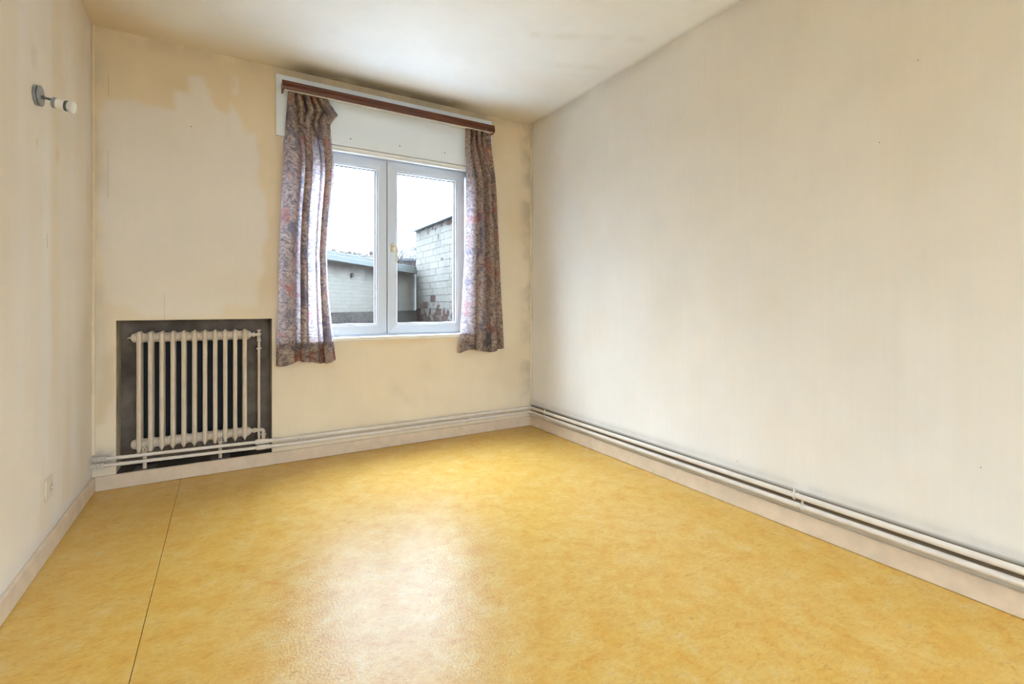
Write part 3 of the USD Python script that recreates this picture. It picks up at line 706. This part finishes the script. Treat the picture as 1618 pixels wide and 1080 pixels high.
obj('bracket', cat([quadbox(xv - 0.016, xv + 0.016, yv - 0.012, YB + ND - 0.002, 0.796, 0.802), trimesh.creation.torus(0.010, 0.0025, 18, 8).apply_translation((xv, yv, 0.799))]), 'clip_paint', ri)
obj('elbow', cat([lathe([(0, 0.0005), (0.022, 0.0005), (0.022, 0.010), (0.013, 0.012), (0.013, 0.024), (0.017, 0.025), (0.017, 0.036), (0.012, 0.038), (0, 0.038)], 'x', (xr, yv, ZB + 0.048), 16),
                  tube([(xr + 0.036, yv, ZB + 0.048)] + arc((xr + 0.03, yv, ZB + 0.048), (xr + 0.086, yv, ZB + 0.048), (xr + 0.086, yv, 0.1), 0.016) + [(xr + 0.086, yv, 0.172)], 0.0125, 14),
                  lathe([(0, 0.0), (0.018, 0.0), (0.018, 0.012), (0, 0.012)], 'z', (xr + 0.086, yv, 0.196), 14)]), 'radiator_paint', ri, smooth=35)
obj('link', cat([tube([(xv, yv, 0.172)] + arc((xv, yv, 0.20), (xv, yv, 0.170), (xv, YB - 0.02, 0.170), 0.012) + [(xv, YB - 0.022, 0.170)], 0.0095, 12),
                 tube([(xr + 0.086, yv, 0.172)] + arc((xr + 0.086, yv, 0.2), (xr + 0.086, yv, 0.150), (xr + 0.086, YB - 0.02, 0.150), 0.012) + [(xr + 0.086, YB + 0.002, 0.150), (xr + 0.086, YB - 0.02, 0.138)], 0.0095, 12)]), 'radiator_paint', ri, smooth=35)

# ------------------------------------------------------------------ heating pipes along both walls
PY, PXR_, PR = YB - 0.036, XR - 0.036, 0.0132
def pipe_run(name, label, z_l, z_m, z_r, coil_len, clips_b, clips_r, unions):
    t = thing(name, label, 'pipe')
    c = arc((2.0, PY, z_m), (PXR_, PY, z_m), (PXR_, 3.0, z_m), 0.035, 9)
    pts = [(XL + 0.001, PY, z_l), (XL + 0.20, PY, z_l - (z_l - z_m) * 0.25), (0.45, PY, z_m), (1.2, PY, z_m - 0.001), (2.2, PY, z_m)] + [tuple(q) for q in c] + [(PXR_, 3.2, z_m), (PXR_, 2.0, z_r), (PXR_, 0.5, z_r), (PXR_, YR + 0.002, z_r)]
    zu = float(np.interp(0.20, [p[0] for p in pts[:5]], [p[2] for p in pts[:5]]))
    pts = pts[:2] + [(0.199, PY, zu), (0.201, PY, zu)] + pts[2:]
    obj('pipe', tube(pts, [0.0102] * 3 + [PR] * (len(pts) - 3), 18), 'pipe_paint', t, smooth=50)
    pts = pts[:2] + pts[4:]
    # windings of twine where the pipe enters the left wall
    n = int(coil_len / 0.0062)
    a = np.linspace(0, 2 * np.pi * n, n * 14)
    xx = XL + 0.002 + coil_len * a / a[-1]
    zz = np.interp(xx, [p[0] for p in pts[:5]], [p[2] for p in pts[:5]])
    r = 0.0102 + 0.0035 + 0.0012 * np.sin(a * 0.37)
    obj('twine_winding', tube(np.stack([xx, PY + r * np.cos(a), zz + r * np.sin(a)], 1), 0.0029, 6), 'pipe_paint', t, smooth=50, label='cord wound round the pipe end')
    for x in unions:
        z = float(np.interp(x, [p[0] for p in pts[:5]], [p[2] for p in pts[:5]]))
        obj('union', cat([lathe([(0, -0.030), (PR + 0.003, -0.030), (PR + 0.004, -0.026), (PR + 0.004, 0.026), (PR + 0.003, 0.030), (0, 0.030)], 'x', (x, PY, z), 16),
                          lathe([(0, 0.036), (PR + 0.0055, 0.036), (PR + 0.0055, 0.046), (0, 0.046)], 'x', (x, PY, z), 8)]), 'pipe_paint', t, smooth=35)
    def clip(x, y, z, along_x):
        ring = trimesh.creation.torus(PR + 0.0022, 0.0030, 22, 8)
        ax = [0, 1, 0] if along_x else [1, 0, 0]
        ring.apply_transform(trimesh.transformations.rotation_matrix(np.pi / 2, ax)); ring.apply_translation((x, y, z))
        if along_x:
            lugs = [quadbox(x - 0.004, x + 0.004, y - 0.004, y + 0.004, z + PR, z + PR + 0.016, 0.001), quadbox(x - 0.004, x + 0.004, y - 0.004, y + 0.004, z - PR - 0.009, z - PR, 0.001), tube([(x, y + PR, z), (x, YB + 0.002, z)], 0.004, 8)]
        else:
            lugs = [quadbox(x - 0.004, x + 0.004, y - 0.004, y + 0.004, z + PR, z + PR + 0.016, 0.001), quadbox(x - 0.004, x + 0.004, y - 0.004, y + 0.004, z - PR - 0.009, z - PR, 0.001), tube([(x + PR, y, z), (XR + 0.002, y, z)], 0.004, 8)]
        obj('clip', cat([ring] + lugs), 'clip_paint', t, smooth=35)
    for x in clips_b:
        clip(x, PY, float(np.interp(x, [p[0] for p in pts[:5]], [p[2] for p in pts[:5]])), True)
    for y in clips_r:
        clip(PXR_, y, float(np.interp(-y, [-3.2, -2.0, -0.5], [z_m, z_r, z_r])), False)
    return t
pipe_run('heating_pipe', 'upper of the two cream heating pipes along the foot of the walls', 0.196, 0.172, 0.178, 0.072, (0.448, 1.722), (3.42, 1.300), (0.205,))
pipe_run('heating_pipe', 'lower of the two cream heating pipes, just above the skirting board', 0.157, 0.134, 0.134, 0.060, (0.475, 1.752), (3.42, 1.262), (0.212,))

# ------------------------------------------------------------------ wall spotlight
sp = thing('wall_spotlight', 'small grey metal spotlight on the upper left wall', 'wall lamp')
LY, LZ = 2.712, 1.966
R_ = lambda prof, o, s=40: lathe(prof, 'x', o, s)
obj('wall_plate', R_([(0, 0.0), (0.0405, 0.0), (0.041, 0.002), (0.041, 0.008), (0.0395, 0.010), (0.034, 0.0105), (0, 0.0105)], (XL + 0.0003, LY, LZ)), 'steel', sp, smooth=35)
obj('canopy', R_([(0, 0.0107), (0.034, 0.0107), (0.034, 0.013), (0.0415, 0.0135), (0.042, 0.015), (0.042, 0.0185), (0.041, 0.020), (0, 0.020)], (XL + 0.0003, LY, LZ)), 'steel', sp, smooth=35)
for a in (-0.5, 0.5):
    obj('screw', lathe([(0, 0), (0.0035, 0), (0.0035, 0.004), (0, 0.004)], 'y', (XL + 0.0065, LY - 0.0445, LZ + 0.012 * a), 10), 'steel', sp)
hx = XL + 0.058
obj('arm', cat([tube([(XL + 0.019, LY, LZ - 0.004), (hx - 0.004, LY, LZ - 0.008)], 0.0052, 12), R_([(0, 0), (0.0075, 0), (0.0075, 0.008), (0.006, 0.010), (0, 0.010)], (XL + 0.019, LY, LZ - 0.0045), 16)]), 'steel_dark', sp, smooth=35)
# the head lies along +x, a little downwards
def head(prof, s=32):
    m = lathe(prof, 'x', (0, 0, 0), s)
    m.apply_transform(trimesh.transformations.rotation_matrix(math.radians(9), [0, 1, 0]))
    m.apply_transform(trimesh.transformations.rotation_matrix(math.radians(-6), [0, 0, 1]))
    m.apply_translation((hx, LY, LZ - 0.019))
    return m
hd = obj('lamp_holder', head([(0, -0.005), (0.019, -0.005), (0.0222, -0.003), (0.0222, 0.008), (0.0212, 0.0085), (0, 0.0085)]), 'steel', sp, smooth=35)
obj('sleeve', head([(0, 0.0086), (0.0208, 0.0086), (0.0208, 0.036), (0, 0.036)]), 'lamp_glass', sp, smooth=35, label='pale shiny sleeve of the spotlight head')
obj('collar', head([(0, 0.0362), (0.0212, 0.0362), (0.0222, 0.038), (0.0212, 0.040), (0.0222, 0.042), (0.0212, 0.0445), (0, 0.0445)]), 'steel_dark', sp, smooth=35)
obj('bulb', head([(0, 0.0447), (0.0185, 0.0447), (0.0215, 0.049), (0.0265, 0.059), (0.0275, 0.062), (0.0275, 0.065), (0.0255, 0.066), (0.0240, 0.064), (0, 0.064)]), 'lamp_glass', sp, smooth=35, label='pale reflector bulb')

# ------------------------------------------------------------------ socket on the left wall
so = thing('power_socket', 'cream square wall socket low on the left wall', 'socket')
sy0, sy1, sz0, sz1 = 2.826, 2.922, 0.243, 0.340
obj('cover_plate', quadbox(XL, XL + 0.007, sy0, sy1, sz0, sz1, 0.003), 'socket_cream', so)
cy_, cz_ = 2.893, 0.288
obj('insert', lathe([(0, 0.0072), (0.0205, 0.0072), (0.0225, 0.010), (0.0215, 0.0115), (0.0185, 0.0110), (0.0175, 0.0085), (0, 0.0082)][0:7], 'x', (XL, cy_, cz_), 32), 'socket_cream', so, smooth=30)
for dz in (-0.0095, 0.0095):
    obj('pin_hole', lathe([(0, 0.0083), (0.0030, 0.0083), (0.0030, 0.0094), (0, 0.0094)], 'x', (XL, cy_, cz_ + dz), 12), 'hole_dark', so)
obj('earth_pin', lathe([(0, 0.0085), (0.0022, 0.0085), (0.0022, 0.013), (0, 0.0145)], 'x', (XL, cy_, cz_ + 0.016), 10), 'brass', so)

# ------------------------------------------------------------------ outside
GZ = -3.2
gr = struct('ground', 'grey yard below and beyond the window', 'ground')
plain('yard', (0.30, 0.30, 0.29), 0.95, 0.1, vary=0.2, scale=2)
obj('yard', quadbox(-60, 90, YB + WALL_T, 160, GZ - 0.2, GZ), 'yard', gr)

# unseen pale roof added just below the window to bounce daylight onto the ceiling
fr_ = struct('flat_roof', 'added unseen pale roof below the sill that bounces daylight up', 'roof')
plain('bounce_membrane', (0.66, 0.67, 0.67), 0.9, 0.2, vary=0.05, scale=2)
obj('membrane', quadbox(-4.9, 3.5, YB + WALL_T + 0.001, 7.4, -0.1, 0.25), 'bounce_membrane', fr_)

# low white house with a zinc fascia
DIR = np.array([0.678, 0.735]); NRM = np.array([0.735, -0.678])      # along the wall; towards the window
ORG = np.array([3.72, 10.66])
lb = thing('neighbouring_building', 'low white-painted building with a pale zinc roof edge', 'building')
ANG = math.degrees(math.atan2(DIR[1], DIR[0]))
def place(m):
    m = m.copy()
    m.apply_transform(trimesh.transformations.rotation_matrix(math.radians(ANG), [0, 0, 1]))
    m.apply_translation((ORG[0], ORG[1], 0))
    return m
mat('painted_brick', {
    'tc': ('texture_coordinate', {}), 'g': ('geometry', {}),
    'vr': ('vector_rotate', {'rotate_type': 'z_axis', 'angle': -math.radians(ANG)}),
    'sx': ('separate_xyz', {}), 'cx': ('combine_xyz', {}),
    'br': ('brick_texture', {'scale': 1.0, 'brick_width': 0.22, 'row_height': 0.065, 'mortar_size': 0.006, 'mortar_smooth': 0.4, 'color1': (0.1176, 0.1090, 0.0943), 'color2': (0.1286, 0.1201, 0.1041), 'mortar': (0.0980, 0.0907, 0.0772)}),
    'n': ('noise_texture', {'scale': 3.0, 'detail': 6.0, 'roughness': 0.65}),
    'zr': ('map_range', {'from_min': 1.35, 'from_max': 1.80, 'to_min': 0.0, 'to_max': 0.55, 'clamp': True}),
    'ad': ('math', {'math_type': 'add'}),
    'rm': ('rgb_ramp', {'ramp': [(0.72, (0, 0, 0)), (1.0, (1, 1, 1))]}),
    'mx': ('mix_color', {'b': (0.0566, 0.0446, 0.0429)}),
    'fm': ('math', {'math_type': 'multiply', 'value2': 0.75}),
    'p': ('principled_bsdf', {'roughness': 0.85, 'specular_ior_level': 0.02}),
}, [('g.position', 'vr.vector'), ('vr.vector', 'sx.vector'), ('sx.x', 'cx.x'), ('sx.z', 'cx.y'), ('cx.vector', 'br.vector'), ('g.position', 'n.vector'),
    ('sx.z', 'zr.value'), ('zr.result', 'ad.value1'), ('n.fac', 'ad.value2'), ('ad.value', 'rm.fac'), ('br.color', 'mx.a'), ('rm.color', 'fm.value1'), ('fm.value', 'mx.fac'), ('mx.result', 'p.base_color')])
plain('zinc', (0.0833, 0.0894, 0.0870), 0.5, 0.1, vary=0.05, scale=3)
plain('zinc_blue', (0.0784, 0.0907, 0.1005), 0.5, 0.1, vary=0.05, scale=3)
plain('pebbledash', (0.0377, 0.0343, 0.0326), 0.95, 0.02, vary=0.75, scale=38)
LEN = 9.0
obj('wall', place(quadbox(-LEN, 0.30, 0.0, 5.0, GZ, 1.845)), 'painted_brick', lb)
obj('plinth', place(quadbox(-LEN, 0.02, -0.06, 0.0, GZ, 0.975)), 'pebbledash', lb, label='dark speckled pebble-dash plinth')
obj('fascia', place(quadbox(-LEN - 0.05, -0.04, -0.12, -0.0005, 1.812, 1.905, 0.004)), 'zinc', lb)
obj('roof_edge', place(quadbox(-LEN - 0.05, -0.02, -0.095, 5.05, 1.905, 1.968, 0.004)), 'zinc', lb)
vent = lathe([(0, -0.03), (0.033, -0.03), (0.037, -0.02), (0.037, 0), (0, 0)], 'y', (-2.68, -0.001, 1.625), 20)
obj('vent', place(vent), 'hole_dark', lb, smooth=35, label='round dark vent pipe')

# tall painted block wall
bw = thing('block_wall', 'tall white-painted block wall with flaking paint and metal coping', 'wall')
WX, WYF, WYN, WZT, BLH, BLL = 3.80, 10.72, 5.2, 2.80, 0.141, 0.300
mat('flaking_paint', {
    'g': ('geometry', {}), 'oi': ('object_info', {}), 'sx': ('separate_xyz', {}),
    'n': ('noise_texture', {'scale': 7.0, 'detail': 6.0, 'roughness': 0.62}),
    'n0': ('noise_texture', {'scale': 2.2, 'detail': 4.0}),
    'r0': ('rgb_ramp', {'ramp': [(0.3, (0.0780, 0.0715, 0.0615)), (0.7, (0.1030, 0.0945, 0.0820))]}),
    'zr': ('map_range', {'from_min': 0.70, 'from_max': 1.28, 'to_min': 0.20, 'to_max': -0.06, 'clamp': True}),
    'zt': ('map_range', {'from_min': 2.62, 'from_max': 2.80, 'to_min': 0.0, 'to_max': 0.20, 'clamp': True}),
    'a1': ('math', {'math_type': 'add'}), 'a2': ('math', {'math_type': 'add'}),
    'rm': ('rgb_ramp', {'ramp': [(0.575, (0, 0, 0)), (0.600, (1, 1, 1))]}),
    'mx': ('mix_color', {'b': (0.0377, 0.0233, 0.0206)}),
    'p': ('principled_bsdf', {'roughness': 0.85, 'specular_ior_level': 0.02}),
}, [('g.position', 'n.vector'), ('g.position', 'n0.vector'), ('n0.fac', 'r0.fac'), ('g.position', 'sx.vector'), ('sx.z', 'zr.value'), ('sx.z', 'zt.value'), ('zr.result', 'a1.value1'), ('zt.result', 'a1.value2'),
    ('a1.value', 'a2.value1'), ('n.fac', 'a2.value2'), ('a2.value', 'rm.fac'), ('r0.color', 'mx.a'), ('rm.color', 'mx.fac'), ('mx.result', 'p.base_color')])
plain('bare_brick', (0.0377, 0.0233, 0.0206), 0.9, 0.02, vary=0.2, scale=14)
plain('joint_grey', (0.0583, 0.0583, 0.0549), 0.95, 0.02, vary=0.2, scale=10)
obj('core', quadbox(WX + 0.014, WX + 0.22, WYN, WYF, GZ, WZT), 'joint_grey', bw)
obj('lower_facing', quadbox(WX + 0.002, WX + 0.014, WYN, WYF, GZ, 0.60), 'flaking_paint', bw)
nrow = int((WZT - 0.60) / BLH)
bare = {(1, 1), (3, 2), (4, 3), (2, 0), (2, 4)}
for r in range(nrow + 1):
    z0 = 0.60 + r * BLH
    z1 = min(z0 + BLH, WZT)
    y = WYF
    half = r % 2
    k = 0
    while y > WYF - 3.4:
        ln = BLL / 2 if (half and k == 0) else BLL
        pr_ = float(RNG.uniform(-0.004, 0.004))
        obj('block', quadbox(WX + 0.008 + pr_ * 0.6, WX + 0.014, y - ln + 0.0022, y - 0.0022, z0 + 0.0022, z1 - 0.0022, 0.003), 'bare_brick' if (r, k) in bare else 'flaking_paint', bw)
        y -= ln
        k += 1
obj('near_facing', quadbox(WX + 0.001, WX + 0.014, WYN, y, 0.60, WZT), 'flaking_paint', bw)
obj('coping', quadbox(WX - 0.07, WX + 0.30, WYN, WYF + 0.10, WZT, WZT + 0.085, 0.004), 'zinc_blue', bw, label='blue-grey metal coping')

# houses far off
plain('far_white', (0.1166, 0.1201, 0.1235), 0.9, 0.02, vary=0.05)
plain('far_slate', (0.0343, 0.0360, 0.0394), 0.8, 0.02, vary=0.1)
plain('far_brick', (0.0309, 0.0257, 0.0247), 0.9, 0.02, vary=0.1)
plain('far_pane', (0.08, 0.09, 0.11), 0.2, 0.5)
def aim(px, dist):
    """A point on the ground at camera-depth dist seen in column px (a direction from the room)."""
    a = (px - 809) / FPX
    s, c = math.sin(math.radians(YAW)), math.cos(math.radians(YAW))
    return np.array([s + a * c, c - a * s]) * dist
def far_house(px0, px1, dist, z_eave, z_ridge, wall, chims, label, base, group=None):
    p0, p1 = aim(px0, dist), aim(px1, dist)
    w = float(np.linalg.norm(p1 - p0)); ang = math.degrees(math.atan2(*(p1 - p0)[::-1]))
    t = thing('distant_house', label, 'house', (float(p0[0]), float(p0[1]), base), ang, group)
    e, r = z_eave - base, z_ridge - base
    obj('wall', quadbox(0, w, 0, 8, 0, e), wall, t)
    pr = np.array([(0, -0.3, e), (0, 8.3, e), (0, 4, r), (w, -0.3, e), (w, 8.3, e), (w, 4, r)])
    obj('roof', trimesh.convex.convex_hull(np.vstack([pr, pr[[0, 1, 3, 4]] + [0, 0, 0.12]])), 'far_slate', t)
    nwin = max(1, int(w / 1.6))
    for k in range(nwin):
        x = (k + 0.5) * w / nwin
        obj('window', quadbox(x - 0.35, x + 0.35, -0.04, 0.05, e - 1.9, e - 0.6), 'far_pane', t)
    for cpx, cw, zt in chims:
        x = (cpx - px0) / (px1 - px0) * w
        ch = obj('chimney', quadbox(x - cw / 2, x + cw / 2, 3.2, 4.2, e, zt - base), 'far_brick', t)
        for s in (-0.25, 0.25):
            obj('pot', lathe([(0, 0), (0.16, 0), (0.13, 0.5), (0, 0.5)], 'z', (x + s * cw, 3.7, zt - base), 8), 'far_brick', ch)
    return t
Z_ = lambda py, d: EYE + (CY - py) / FPX * d
D0 = 150.0
BASE = 6.0
hi = struct('hill', 'rising ground that carries the far houses', 'hill')
obj('slope', trimesh.convex.convex_hull(np.array([(-120, 60, GZ), (260, 60, GZ), (-120, 115, BASE), (260, 115, BASE), (-120, 230, BASE), (260, 230, BASE), (-120, 230, GZ), (260, 230, GZ)], float)), 'yard', hi)
far_house(500, 529.4, D0, Z_(403, D0), Z_(397.5, D0 + 4), 'far_brick', [(520, 1.2, Z_(393, D0))], 'distant brick house furthest left on the skyline', BASE)
far_house(530, 549, D0, Z_(403, D0), Z_(400, D0 + 4), 'far_white', [(532.5, 1.3, Z_(395.5, D0)), (540.5, 0.9, Z_(396.5, D0)), (546.3, 0.9, Z_(396, D0))], 'distant white house with three chimneys on the skyline', BASE)
far_house(549.6, 564, D0, Z_(402, D0), Z_(401, D0 + 4), 'far_white', [(554.5, 1.0, Z_(397.5, D0)), (561.8, 1.1, Z_(398.5, D0))], 'distant bright white house in the middle of the skyline', BASE)
far_house(564.7, 575, D0, Z_(404.5, D0), Z_(402, D0 + 4), 'far_brick', [(573.4, 0.9, Z_(400, D0))], 'distant low house with dark roof on the skyline', BASE)
hs = far_house(575.8, 600, D0, Z_(405.5, D0), Z_(403, D0 + 4), 'far_white', [(581.2, 0.9, Z_(396, D0)), (586, 0.9, Z_(405, D0))], 'distant white house under the tallest chimney with an aerial', BASE)
ax_ = (581.2 - 575.3) / 24.7 * float(np.linalg.norm(aim(600, D0) - aim(575.3, D0)))
obj('aerial', tube([(ax_, 3.7, Z_(396, D0) - BASE), (ax_, 3.7, Z_(389.5, D0) - BASE)], 0.07, 6), 'far_slate', hs)
# slate-roofed house behind the tree
D1 = 30.0
far_house(612, 676, D1, Z_(412, D1), Z_(391, D1 + 4), 'far_brick', [], 'slate-roofed house half hidden behind the bare tree', GZ)

# bare tree
tr = thing('bare_tree', 'leafless grey tree between the white building and the block wall', 'tree', (float(aim(644, 20.0)[0]), float(aim(644, 20.0)[1]), GZ))
plain('bark', (0.0240, 0.0223, 0.0213), 0.9, 0.02, vary=0.2)
def limb(p, d, ln, r, n=5):
    pts = [np.array(p, float)]
    d = np.array(d, float)
    for k in range(n):
        d = d + RNG.normal(0, 0.17, 3) + [0, 0, 0.03]
        d /= np.linalg.norm(d)
        pts.append(pts[-1] + d * ln / n)
    return np.array(pts), d
trunk, d_ = limb((0, 0, 0), (0, 0, 1), 4.0, 0.14)
obj('trunk', tube(trunk, np.linspace(0.15, 0.10, len(trunk)), 10), 'bark', tr, smooth=40)
twigs = []
for k in range(14):
    a = k * 2.4
    el = RNG.uniform(0.7, 1.25)
    b, bd = limb(trunk[-1 - (k % 3) if k > 2 else -1], (math.cos(a) * math.cos(el), math.sin(a) * math.cos(el), math.sin(el)), RNG.uniform(1.9, 2.7), 0.05)
    obj('branch', tube(b, np.linspace(0.055, 0.016, len(b)), 7), 'bark', tr, smooth=40)
    for q in range(16):
        i = RNG.integers(1, len(b))
        dd = (b[i] - b[i - 1]); dd /= np.linalg.norm(dd)
        dd = dd + RNG.normal(0, 0.55, 3); dd /= np.linalg.norm(dd)
        c, cd = limb(b[i], dd, RNG.uniform(0.7, 1.2), 0.02)
        twigs.append(tube(c, np.linspace(0.017, 0.008, len(c)), 5, caps=False))
        for s in range(7):
            j = RNG.integers(1, len(c))
            de = cd + RNG.normal(0, 0.6, 3); de /= np.linalg.norm(de)
            e_, _ = limb(c[j], de, RNG.uniform(0.3, 0.7), 0.01, 3)
            twigs.append(tube(e_, np.linspace(0.009, 0.005, len(e_)), 4, caps=False))
obj('twigs', cat(twigs), 'bark', tr, kind='stuff')
